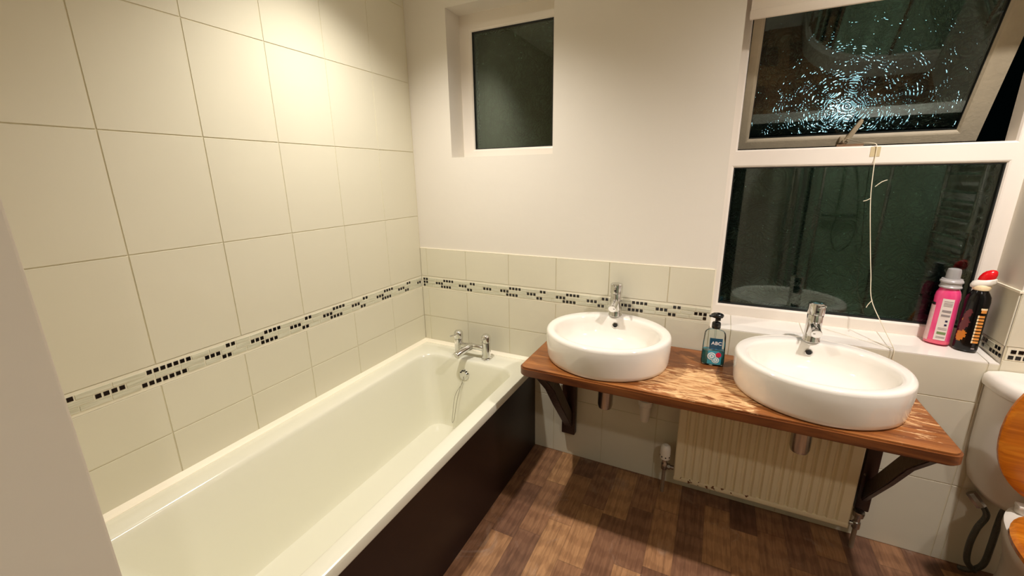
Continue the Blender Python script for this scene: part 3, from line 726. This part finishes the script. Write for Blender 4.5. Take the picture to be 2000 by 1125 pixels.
lb = obj('brand_label', at(curved_label(-.018, .026, .068, .112, .0006)), BLUEL, t)
bm = text_mesh('ABC', .0185); Mx = Matrix.Translation((.006, -.0248, .0925)) @ Matrix.Rotation(PI/2, 4, 'X')
for v in bm.verts: v.co = Mx @ v.co
obj('label_text', at(bm), WHITEPR, lb)
lb2 = obj('picture_label', at(curved_label(-.020, .028, .008, .062, .0006)), TEALL, t)
bm = BM()
for cx_, cz_, r_ in ((.0-.006, .040, .015), (.008, .026, .013)):
    rod(bm, (cx_, -.0258, cz_), (cx_, -.0263, cz_), r_, n=20, mi=0); rod(bm, (cx_, -.0262, cz_), (cx_, -.0266, cz_), r_*.78, n=20, mi=1)
    for k in range(8):
        a = k*PI/4; p = Vector((cx_+math.cos(a)*r_*.40, -.0265, cz_+math.sin(a)*r_*.40)); rod(bm, p, p-Vector((0, .0004, 0)), r_*.17, n=8, mi=0)
obj('fruit_print', at(bm), [WHITEPR, pmat('pale_blue_print', srgb(120, 186, 206), .3)], lb2)
bm = BM(); rod(bm, (.017, -.0255, .048), (.017, -.0272, .048), .0095, n=18); obj('red_print_spot', at(bm), REDPR, lb2)
bm = BM(); lathe(bm, [(.0145, .146), (.0155, .148), (.0155, .166), (.013, .170), (.006, .172), (.006, .187), (.0058, .188)], 0, 0, 28)
box(bm, -.004, .013, -.006, .006, .176, .190, 0, .003)
pump = obj('pump_collar', at(bm), BLACKPL, t, smooth=40)
bm = BM(); lathe(bm, [(.012, .187), (.019, .190), (.0215, .196), (.0205, .201), (.014, .205), (.004, .206)], 0, 0, 28, sx=1.05, sy=.85)
rod(bm, (-.01, -.008, .197), (-.028, -.014, .196), .006, .0042, 12)
obj('pump_head', at(bm), BLACKPL, t, smooth=45)

# ------------------------------------------------------------ bottles on the sill
def zs_at(y): return zf+(zb_-zf)*y/YW
pl = Vector((2.199, .119, zs_at(.119)+.0016)); pr = math.radians(-24)
t = thing('fabric_softener_bottle', 'pink liquid bottle with a clear measuring cap on the right end of the window sill', 'bottle', pl)
def at(bm): xform(bm, pl, pr); return bm
bm = BM(); rings(bm, [sup(.027, .020, 0, e=.75), sup(.0325, .026, .004, e=.75), sup(.034, .0275, .012, e=.75), sup(.0335, .0272, .10, e=.75), sup(.032, .0268, .15, e=.8), sup(.033, .0275, .170, e=.85), sup(.031, .027, .186, e=.9), sup(.026, .024, .199, e=1), sup(.022, .022, .206, e=1)])
body = obj('bottle_body', at(bm), PINKPL, t, smooth=50)
bm = BM(); lathe(bm, [(.0225, .203), (.0290, .205), (.0295, .209), (.0270, .212), (.0265, .222), (.0300, .224), (.0300, .229), (.0275, .232), (.0265, .236)], 0, 0, 32); cp = obj('cap_collar', at(bm), FROSTCAP, t, smooth=35)
bm = BM(); lathe(bm, [(.0190, .2355), (.0185, .262), (.0165, .270), (.010, .2725), (.004, .273)], 0, 0, 28); obj('measuring_cap', at(bm), pmat('frosted_clear_cap', srgb(186, 184, 182), .2, trans=.35, spec=.6), t, smooth=40)
def wrap(bm, a0, a1, z0_, z1_, A, B_, off, e=.75, n=10, mi=0, ta=None):
    """thin wrap following the bottle between two angles"""
    F = []; 
    for k in range(n+1):
        q = math.radians(a0+(a1-a0)*k/n); c, s = math.cos(q), math.sin(q)
        for zz in (z0_, z1_):
            f = 1-(ta or 0)*(zz-.012)/.1
            for o_ in (off+.0006, off-.0004):
                F.append(bm.verts.new(Vector((((A*f)+o_)*math.copysign(abs(c)**e, c), ((B_*f)+o_)*math.copysign(abs(s)**e, s), zz))))
    for k in range(n):
        i = 4*k; j = i+4
        for q in ((i, j, j+2, i+2), (i+1, i+3, j+3, j+1), (i, i+1, j+1, j), (i+2, j+2, j+3, i+3)):
            f = bm.faces.new([F[q_] for q_ in q]); f.material_index = mi
    for i in (0, 4*n):
        f = bm.faces.new((F[i], F[i+2], F[i+3], F[i+1])); f.material_index = mi
bm = BM(); wrap(bm, 262, 302, .018, .168, .034, .0275, .0006, ta=.03); ll = obj('care_label', at(bm), LABELW, t)
bm = BM()
for k, (z_, h_, mi) in enumerate([(.158, .0018, 0), (.152, .0018, 0), (.147, .0018, 0), (.142, .0018, 0), (.120, .008, 0), (.105, .007, 0), (.086, .0065, 1), (.072, .0065, 1), (.062, .0018, 0), (.057, .0018, 0), (.040, .009, 2), (.030, .0018, 0), (.026, .0018, 0)]):
    a0, a1 = (268, 297) if mi != 1 else (282, 292)
    wrap(bm, a0, a1, z_, z_+h_, .034, .0275, .0012, ta=.03, mi=mi)
obj('label_print', at(bm), [LABELG, NAVY, GREENPR], ll)
bm = BM(); wrap(bm, 180, 236, .012, .140, .034, .0275, .0006, ta=.03); fl = obj('front_label', at(bm), pmat('marbled_pink_label', srgb(214, 178, 176), .4, noise=.25, nscale=60), t)
bm = BM(); wrap(bm, 183, 232, .142, .150, .034, .0275, .0008, ta=.03); obj('label_band', at(bm), BLACKPL, t)
bm = BM(); rings(bm, [sup(.0344, .0279, .004, e=.75), sup(.0346, .0281, .012, e=.75), sup(.0344, .0279, .016, e=.75)]); obj('base_band', at(bm), PINKLOW, t, smooth=50)

bl = Vector((2.262, .085, zs_at(.085)+.0016)); br = math.radians(-20)
t = thing('cleaner_bottle', 'black cleaning bottle with a red cap at the right end of the window sill', 'bottle', bl)
def at(bm): xform(bm, bl, br); return bm
bm = BM(); rings(bm, [sup(.025, .019, 0, e=.75), sup(.0295, .0235, .003, e=.75), sup(.0305, .0245, .010, e=.75), sup(.030, .0243, .10, e=.78), sup(.0295, .0243, .15, e=.85), sup(.0305, .0255, .175, e=.92), sup(.0285, .0250, .192, e=.95), sup(.022, .021, .205, e=1), sup(.018, .018, .212, e=1)])
obj('bottle_body', at(bm), pmat('gloss_black_plastic', srgb(9, 7, 7), .14, spec=.4), t, smooth=50)
bm = BM(); lathe(bm, [(.0175, .213), (.0205, .215), (.0225, .224), (.020, .232), (.016, .236)], 0, 0, 28); obj('neck_collar', at(bm), PALEPR, t, smooth=40)
bm = BM(); rings(bm, [[Vector((r_*math.cos(2*PI*i/28)*1.15+dx_, r_*math.sin(2*PI*i/28)*.8, z_+.28*r_*math.cos(2*PI*i/28))) for i in range(28)] for r_, z_, dx_ in ((.016, .222, 0), (.0235, .228, 0), (.0255, .236, .001), (.0235, .247, .003), (.016, .252, .005))])
obj('angled_nozzle', at(bm), WHITEPL, t, smooth=50)
bm = BM(); rings(bm, [[Vector((r_*math.cos(2*PI*i/28)*1.1+dx_, r_*math.sin(2*PI*i/28)*.85, z_+.28*r_*math.cos(2*PI*i/28))) for i in range(28)] for r_, z_, dx_ in ((.0165, .246, .005), (.0185, .252, .006), (.0180, .264, .008), (.0150, .274, .010), (.010, .280, .011), (.003, .283, .012))])
obj('red_cap', at(bm), REDCAP, t, smooth=50)
bm = BM()
for k in range(9):
    z_ = .034+.0112*k; wrap(bm, 286-.0*k, 318, z_, z_+.0072, .0305, .0245, .0008, ta=.03, n=4)
    wrap(bm, 281, 286.5, z_-.0006, z_+.0078, .0305, .0245, .0009, ta=.03, n=2, mi=1)
wrap(bm, 290, 322, .140, .150, .0305, .0245, .0008, ta=.03, n=4); wrap(bm, 287, 325, .150, .156, .0305, .0245, .0008, ta=.03, n=4, mi=1)
obj('printed_lettering', at(bm), [ORANGEPR, PALEPR], t)
bm = BM()
for (cz_, ca, hz_, ha, mi, lean) in ((.056, 236, .021, 26, 0, 4), (.094, 240, .024, 22, 1, 8), (.130, 246, .019, 16, 1, 9), (.112, 236, .010, 13, 0, 5)):
    m_ = 9
    for j in range(m_):
        t_ = (j+.5)/m_*2-1; hw_ = ha*math.sqrt(1-t_*t_)*(1+.12*math.sin(j*2.3)); c_ = ca+lean*t_
        wrap(bm, c_-hw_, c_+hw_, cz_+hz_*(t_-1/m_), cz_+hz_*(t_+1/m_), .0305, .0245, .0008+.0003*mi, ta=.03, n=6, mi=mi)
obj('picture_print', at(bm), [pmat('orange_picture_print', srgb(196, 112, 26), .35), MAROONPR], t)
bm = BM(); wrap(bm, 288, 305, .012, .016, .0305, .0245, .0008, ta=.03, n=4); obj('small_print', at(bm), LABELG, t)

# ------------------------------------------------------------ radiator and pipework
RX0, RX1, RZ0, RZ1 = 1.388, 2.014, .085, .520
t = thing('radiator', 'cream ribbed panel radiator under the wooden washstand board', 'radiator', (1.70, -.05, RZ0))
bm = BM()
n = 18; pts = []; pit = (RX1-RX0-.05)/n; xx = RX0+.025; yb = -.085
top = []
for k in range(n):
    a = xx+k*pit
    top += [(a, yb), (a+pit*.30-.005, yb), (a+pit*.30+.001, yb+.0075), (a+pit*.30+.006, yb+.0075), (a+pit*.30+.012, yb)]
top.append((RX1-.025, yb))
outer = [(RX0, yb+.004), (RX0+.004, yb)]+top+[(RX1-.004, yb), (RX1, yb+.004), (RX1, yb+.022), (RX0, yb+.022)]
prism(bm, outer, 'z', RZ0+.022, RZ1-.022)
for z0_, z1_ in ((RZ0, RZ0+.0225), (RZ1-.0225, RZ1)): box(bm, RX0, RX1, yb-.0005, yb+.022, z0_, z1_, 0, .004)
rp = obj('front_panel', bm, RADM, t, smooth=30)
bm = BM(); box(bm, RX0+.02, RX1-.02, yb+.024, -.030, RZ0+.01, RZ1-.01, 0, .003); obj('back_panel', bm, RADM, t)
for bx in (RX0+.1, RX1-.12):
    bm = BM(); box(bm, bx, bx+.03, -.031, -.0005, RZ0+.05, RZ1-.06); obj('wall_bracket', bm, RADM, t)
t = thing('thermostatic_valve', 'white thermostatic valve head on the pipe left of the radiator', 'radiator valve', (1.346, -.074, 0))
vx, vy = 1.346, -.074
bm = BM(); lathe(bm, [(.015, .172), (.0205, .176), (.0215, .195), (.0215, .222), (.019, .236), (.011, .243)], vx, vy, 24); vh = obj('thermostat_head', bm, WHITEPL, t, smooth=40)
bm = BM()
for k in range(8):
    a = k*PI/4+.2; p = Vector((vx+math.cos(a)*.0208, vy+math.sin(a)*.0208, .190)); rod(bm, p, p+Vector((math.cos(a), math.sin(a), 0))*.002, .003, n=6)
obj('vent_slots', bm, HOLE, vh)
bm = BM(); lathe(bm, [(.012, .120), (.014, .125), (.014, .150), (.011, .155), (.011, .172)], vx, vy, 16); rod(bm, (vx, vy, .138), (RX0-.002, vy, .138), .009, n=12); rod(bm, (vx+.014, vy, .138), (vx+.024, vy, .138), .013, n=6)
obj('valve_body', bm, DULLCHROME, t, smooth=35)
bm = BM(); rod(bm, (vx, vy, .0005), (vx, vy, .122), .0078, n=14); obj('pipe', bm, COPPER, t, smooth=50)
vx = 2.038
t = thing('lockshield_valve', 'dull metal radiator valve on the pipe right of the radiator', 'radiator valve', (vx, vy, 0))
bm = BM(); lathe(bm, [(.011, .140), (.017, .144), (.019, .160), (.018, .166), (.006, .168)], vx, vy, 20); obj('valve_cap', bm, DULLCHROME, t, smooth=40)
bm = BM(); lathe(bm, [(.010, .088), (.013, .092), (.013, .118), (.010, .122), (.010, .140)], vx, vy, 16); rod(bm, (vx, vy, .108), (RX1+.002, vy, .108), .008, n=12)
obj('valve_body', bm, DULLCHROME, t, smooth=35)
bm = BM(); rod(bm, (vx, vy, .0005), (vx, vy, .09), .0078, n=14); obj('pipe', bm, COPPER, t, smooth=50)
bm = BM(); lathe(bm, [(.024, .43), (.030, .425), (.030, .402), (.0255, .398), (.022, .355), (.018, .322), (.012, .318)], 1.243, -.048, 24)
tube(bm, [(1.243, -.048, .425), (1.243, -.044, .46), (1.243, -.02, .475), (1.243, -.003, .475)], .017, 14)
tag(obj('waste_connector', bm, WHITEPL, loc=(1.243, -.048, .32), smooth=40), 'white plastic waste connector under the board between left basin trap and radiator', 'pipe fitting')

# ------------------------------------------------------------ toilet
TX = 2.456
t = thing('toilet', 'white toilet with orange wooden seat at the right edge', 'toilet', (TX, -.35, 0))
def dsh(hw, d, z, r=.04, n=40, yo=0):
    """D-shaped plan: flat back at y=yo-.004, bowed front"""
    out = [Vector((TX+hw, yo-.004, z))]
    for i in range(n-1):
        a = PI*i/(n-2); c, s = math.cos(a), math.sin(a)
        out.append(Vector((TX+hw*math.copysign(abs(c)**.62, c), yo-.03-(d-.03)*abs(s)**.8, z)))
    out.append(Vector((TX-hw, yo-.004, z))); return out
bm = BM(); rings(bm, [dsh(.085, .12, .335), dsh(.118, .150, .345), dsh(.138, .170, .375), dsh(.150, .180, .43), dsh(.156, .186, .52), dsh(.160, .190, .715)]); obj('cistern', bm, CISTERN, t, smooth=50)
bm = BM(); rings(bm, [dsh(.158, .188, .716), dsh(.168, .198, .719), dsh(.171, .202, .730), dsh(.169, .200, .752), dsh(.161, .192, .762), dsh(.13, .16, .768), dsh(.05, .06, .770)]); obj('cistern_lid', bm, CERAMIC, t, smooth=50)
def ov(hw, y0_, y1_, z, n=48, k=.85):
    cy_ = (y0_+y1_)/2; hl = (y1_-y0_)/2; out = []
    for i in range(n):
        a = 2*PI*i/n; c, s = math.cos(a), math.sin(a)
        wf = 1-.12*max(0, -s) if True else 1
        out.append(Vector((TX+hw*wf*math.copysign(abs(c)**k, c), cy_+hl*math.copysign(abs(s)**k, s), z)))
    return out
bm = BM(); rings(bm, [ov(.11, -.58, -.08, .0005), ov(.11, -.58, -.08, .03), ov(.095, -.55, -.09, .12), ov(.11, -.58, -.10, .22), ov(.155, -.65, -.12, .32), ov(.178, -.69, -.14, .375), ov(.180, -.695, -.145, .398), ov(.17, -.685, -.155, .403), ov(.135, -.64, -.27, .401), ov(.12, -.62, -.29, .36), ov(.07, -.55, -.33, .25)]); obj('pan', bm, CISTERN, t, smooth=50)
bm = BM(); A = [ov(.197, -.70, -.235, .405), ov(.206, -.712, -.228, .412), ov(.206, -.712, -.228, .424), ov(.195, -.70, -.238, .432), ov(.125, -.63, -.31, .432), ov(.115, -.62, -.32, .424), ov(.115, -.62, -.32, .410), ov(.125, -.63, -.31, .405)]
rings(bm, A+[A[0]], cap0=False, cap1=False); bmesh.ops.remove_doubles(bm, verts=bm.verts[:], dist=1e-6); obj('seat', bm, SEATM, t, smooth=50)
# raised lid leaning on the cistern
bm = BM(); Lr = []
for ins, th in ((.01, 0), (.0, .005), (.0, .013), (.012, .018), (.06, .020), (.16, .0205)):
    ring = []
    for i in range(52):
        a = 2*PI*i/52; c, s = math.cos(a), math.sin(a)
        x_ = (.203-ins)*math.copysign(abs(c)**.85, c)*(1-.06*max(0, s)); z_ = .236+(.229-ins)*math.copysign(abs(s)**.85, s)
        ring.append(Vector((TX+x_, -.222-th, .432+z_)))
    Lr.append(ring)
rings(bm, Lr)
tl = Matrix.Translation((0, -.225, .43)) @ Matrix.Rotation(math.radians(-1.5), 4, 'X') @ Matrix.Translation((0, .225, -.43))
for v in bm.verts: v.co = tl @ v.co
obj('seat_lid', bm, SEATM, t, smooth=50)
for sx_ in (-1, 1):
    bm = BM(); rod(bm, (TX+sx_*.10, -.212, .4035), (TX+sx_*.10, -.212, .425), .016, n=16, bev=.002); box(bm, TX+sx_*.10-.018, TX+sx_*.10+.018, -.232, -.205, .424, .434, 0, .003); obj('hinge', bm, WHITEPL, t, smooth=40)
bm = BM(); tube(bm, [(TX-.098, -.075, .345), (TX-.105, -.072, .30), (TX-.100, -.060, .23), (TX-.098, -.058, .15), (TX-.10, -.055, .07), (TX-.125, -.05, .03), (TX-.145, -.035, .015)], .009, 12)
tube(bm, [(TX-.150, -.030, .30), (TX-.128, -.050, .265), (TX-.145, -.060, .21), (TX-.150, -.060, .14), (TX-.142, -.058, .07), (TX-.115, -.056, .035)], .009, 12)
for v in bm.verts: v.co.x += .045
obj('supply_hose', bm, RUBBERHOSE, t, smooth=60)
bm = BM(); rod(bm, (TX-.168, -.022, .318), (TX-.140, -.040, .283), .015, n=8, bev=.002); rod(bm, (TX-.150, -.005, .302), (TX-.150, -.035, .302), .008, n=10); rod(bm, (TX-.099, -.074, .345), (TX-.101, -.074, .318), .015, n=6)
for v in bm.verts: v.co.x += .045
obj('isolating_valve', bm, DULLCHROME, t, smooth=40)

# ------------------------------------------------------------ things behind the camera, seen in the window glass
QX, QY, QR = XR-.004, YF+.004, .90
def quadrant(r, z, n=18, e=0):
    pts = [Vector((QX, QY, z)), Vector((QX, QY+QR-(QR-r)*0-e, z))]
    pts = [Vector((QX-e, QY+e, z)), Vector((QX-e, QY+r, z))]
    c = Vector((QX-(r-.55), QY+(r-.55), z))
    for k in range(n+1):
        a = PI/2+PI/2*k/n; pts.append(Vector((c.x+.55*math.cos(a), c.y+.55*math.sin(a), z)))
    pts.append(Vector((QX-r, QY+e, z))); return pts
t = thing('shower_enclosure', 'quadrant shower with curved glass doors on a white tray, in the corner behind the camera', 'shower enclosure', (QX-.45, QY+.45, 0))
bm = BM(); rings(bm, [quadrant(.90, .0005), quadrant(.90, .145), quadrant(.895, .150), quadrant(.84, .150, e=.03), quadrant(.82, .125, e=.05), quadrant(.80, .122, e=.07)]); obj('shower_tray', bm, CERAMIC, t, smooth=40)
def arcpath(r, z, k0=0, k1=1, n=16):
    c = Vector((QX-(r-.55), QY+(r-.55), z)); return [Vector((c.x+.55*math.cos(PI/2+PI/2*(k0+(k1-k0)*k/n)), c.y+.55*math.sin(PI/2+PI/2*(k0+(k1-k0)*k/n)), z)) for k in range(n+1)]
for z_ in (.165, 1.93):
    bm = BM(); P = [Vector((QX, QY+.87, z_))]+arcpath(.87, z_)+[Vector((QX-.87, QY, z_))]
    rs = [[p+Vector((0, 0, -.015))*1 for p in P]]
    tube(bm, P, .014, 8, sub=1); obj('door_rail', bm, WHITEPL, t, smooth=40)
bm = BM()
P = [Vector((QX, QY+.87, .18))]+arcpath(.87, .18)+[Vector((QX-.87, QY, .18))]
for a, b in zip(P, P[1:]):
    d_ = (b-a).normalized(); nn = Vector((-d_.y, d_.x, 0))*.003
    for s_ in (-1, 1):
        quad(bm, [a+nn*s_, b+nn*s_, b+nn*s_+Vector((0, 0, 1.74)), a+nn*s_+Vector((0, 0, 1.74))])
obj('glass_wall', bm, SHOWERGL, t, smooth=50)
for p in (P[1], P[9], P[-2]):
    bm = BM(); rod(bm, p, p+Vector((0, 0, 1.74)), .013, n=10); obj('door_upright', bm, CHROME, t, smooth=50)
bm = BM(); rod(bm, P[9]+Vector((-.03, .03, .75)), P[9]+Vector((-.03, .03, .95)), .008, n=10); obj('door_handle', bm, CHROME, t, smooth=50)
t = thing('shower_set', 'chrome riser rail with shower head and hanging hose on the wall behind the camera', 'shower', (2.47, YF, .7))
bm = BM(); rod(bm, (2.47, YF+.05, 1.05), (2.47, YF+.05, 1.85), .010, n=12); rod(bm, (2.47, YF, 1.07), (2.47, YF+.05, 1.07), .012, n=12); rod(bm, (2.47, YF, 1.83), (2.47, YF+.05, 1.83), .012, n=12); obj('riser_rail', bm, CHROME, t, smooth=50)
bm = BM(); rod(bm, (2.35, YF+.05, 1.00), (2.62, YF+.05, 1.00), .02, n=16, bev=.003); obj('mixer_bar', bm, CHROME, t, smooth=50)
bm = BM(); tube(bm, [(2.47, YF+.06, .98), (2.45, YF+.08, .80), (2.52, YF+.09, .66), (2.62, YF+.09, .80), (2.60, YF+.09, 1.2), (2.50, YF+.09, 1.65)], .008, 10); obj('shower_hose', bm, CHROME, t, smooth=60)
bm = BM(); rod(bm, (2.50, YF+.09, 1.64), (2.49, YF+.12, 1.76), .012, n=12); lathe(bm, [(.045, 1.74), (.05, 1.75), (.03, 1.77), (.012, 1.78)], 2.485, YF+.15, 20); obj('shower_head', bm, CHROME, t, smooth=50)
t = thing('towel_radiator', 'chrome ladder towel radiator on the right wall behind the camera', 'towel radiator', (XR-.05, -1.65, .75))
for y_ in (-1.90, -1.42):
    bm = BM(); rod(bm, (XR-.06, y_, .75), (XR-.06, y_, 1.55), .015, n=14, bev=.002); obj('upright', bm, CHROME, t, smooth=50)
    for z_ in (.82, 1.48):
        bm = BM(); rod(bm, (XR-.06, y_, z_), (XR-.0005, y_, z_), .010, n=10); obj('wall_fixing', bm, CHROME, t, smooth=50)
for k in range(13):
    z_ = .80+k*.058
    if k in (4, 9): continue
    bm = BM(); rod(bm, (XR-.06, -1.90, z_), (XR-.06, -1.42, z_), .010, n=10); obj('rung', bm, CHROME, t, smooth=50)
# ceiling lamps
where = ['over the bathtub', 'over the right basin and toilet', 'over the shower']
for (lx, ly, pw, lc, sa), wh in zip(LAMPS, where):
    t = thing('ceiling_lamp', 'small round recessed ceiling lamp '+wh, 'ceiling lamp', (lx, ly, CEIL), 'recessed ceiling lamps')
    bm = BM(); lathe(bm, [(.045, CEIL), (.045, CEIL-.004), (.040, CEIL-.007), (.034, CEIL-.007), (.034, CEIL-.003), (.030, CEIL-.001)], lx, ly, 28); obj('bezel', bm, CHROME, t, smooth=30)
    bm = BM(); rod(bm, (lx, ly, CEIL-.0035), (lx, ly, CEIL-.0080), .031, n=24); obj('lamp_face', bm, LAMPM, t)
# street lamp in the night outside
t = thing('street_lamp', 'distant pole lamp with cold light in the dark beyond the patterned glass', 'street lamp', (2.45, 4.75, -3.0))
bm = BM(); rod(bm, (2.45, 4.85, -3), (2.45, 4.85, 2.62), .05, .035, 14); tube(bm, [(2.45, 4.85, 2.56), (2.45, 4.83, 2.68), (2.45, 4.70, 2.72), (2.45, 4.6, 2.68)], .025, 10); obj('pole', bm, BLACKPL, t, smooth=40)
bm = BM(); lathe(bm, [(.05, 2.70), (.15, 2.64), (.17, 2.58)], 2.45, 4.6, 24); obj('lamp_shade', bm, BLACKPL, t, smooth=40)
bm = BM(); box(bm, -6, 10, .5, 30, -3.1, -3.0); struct(obj('floor_outside', bm, pmat('dark_ground', srgb(40, 44, 40), .9)))
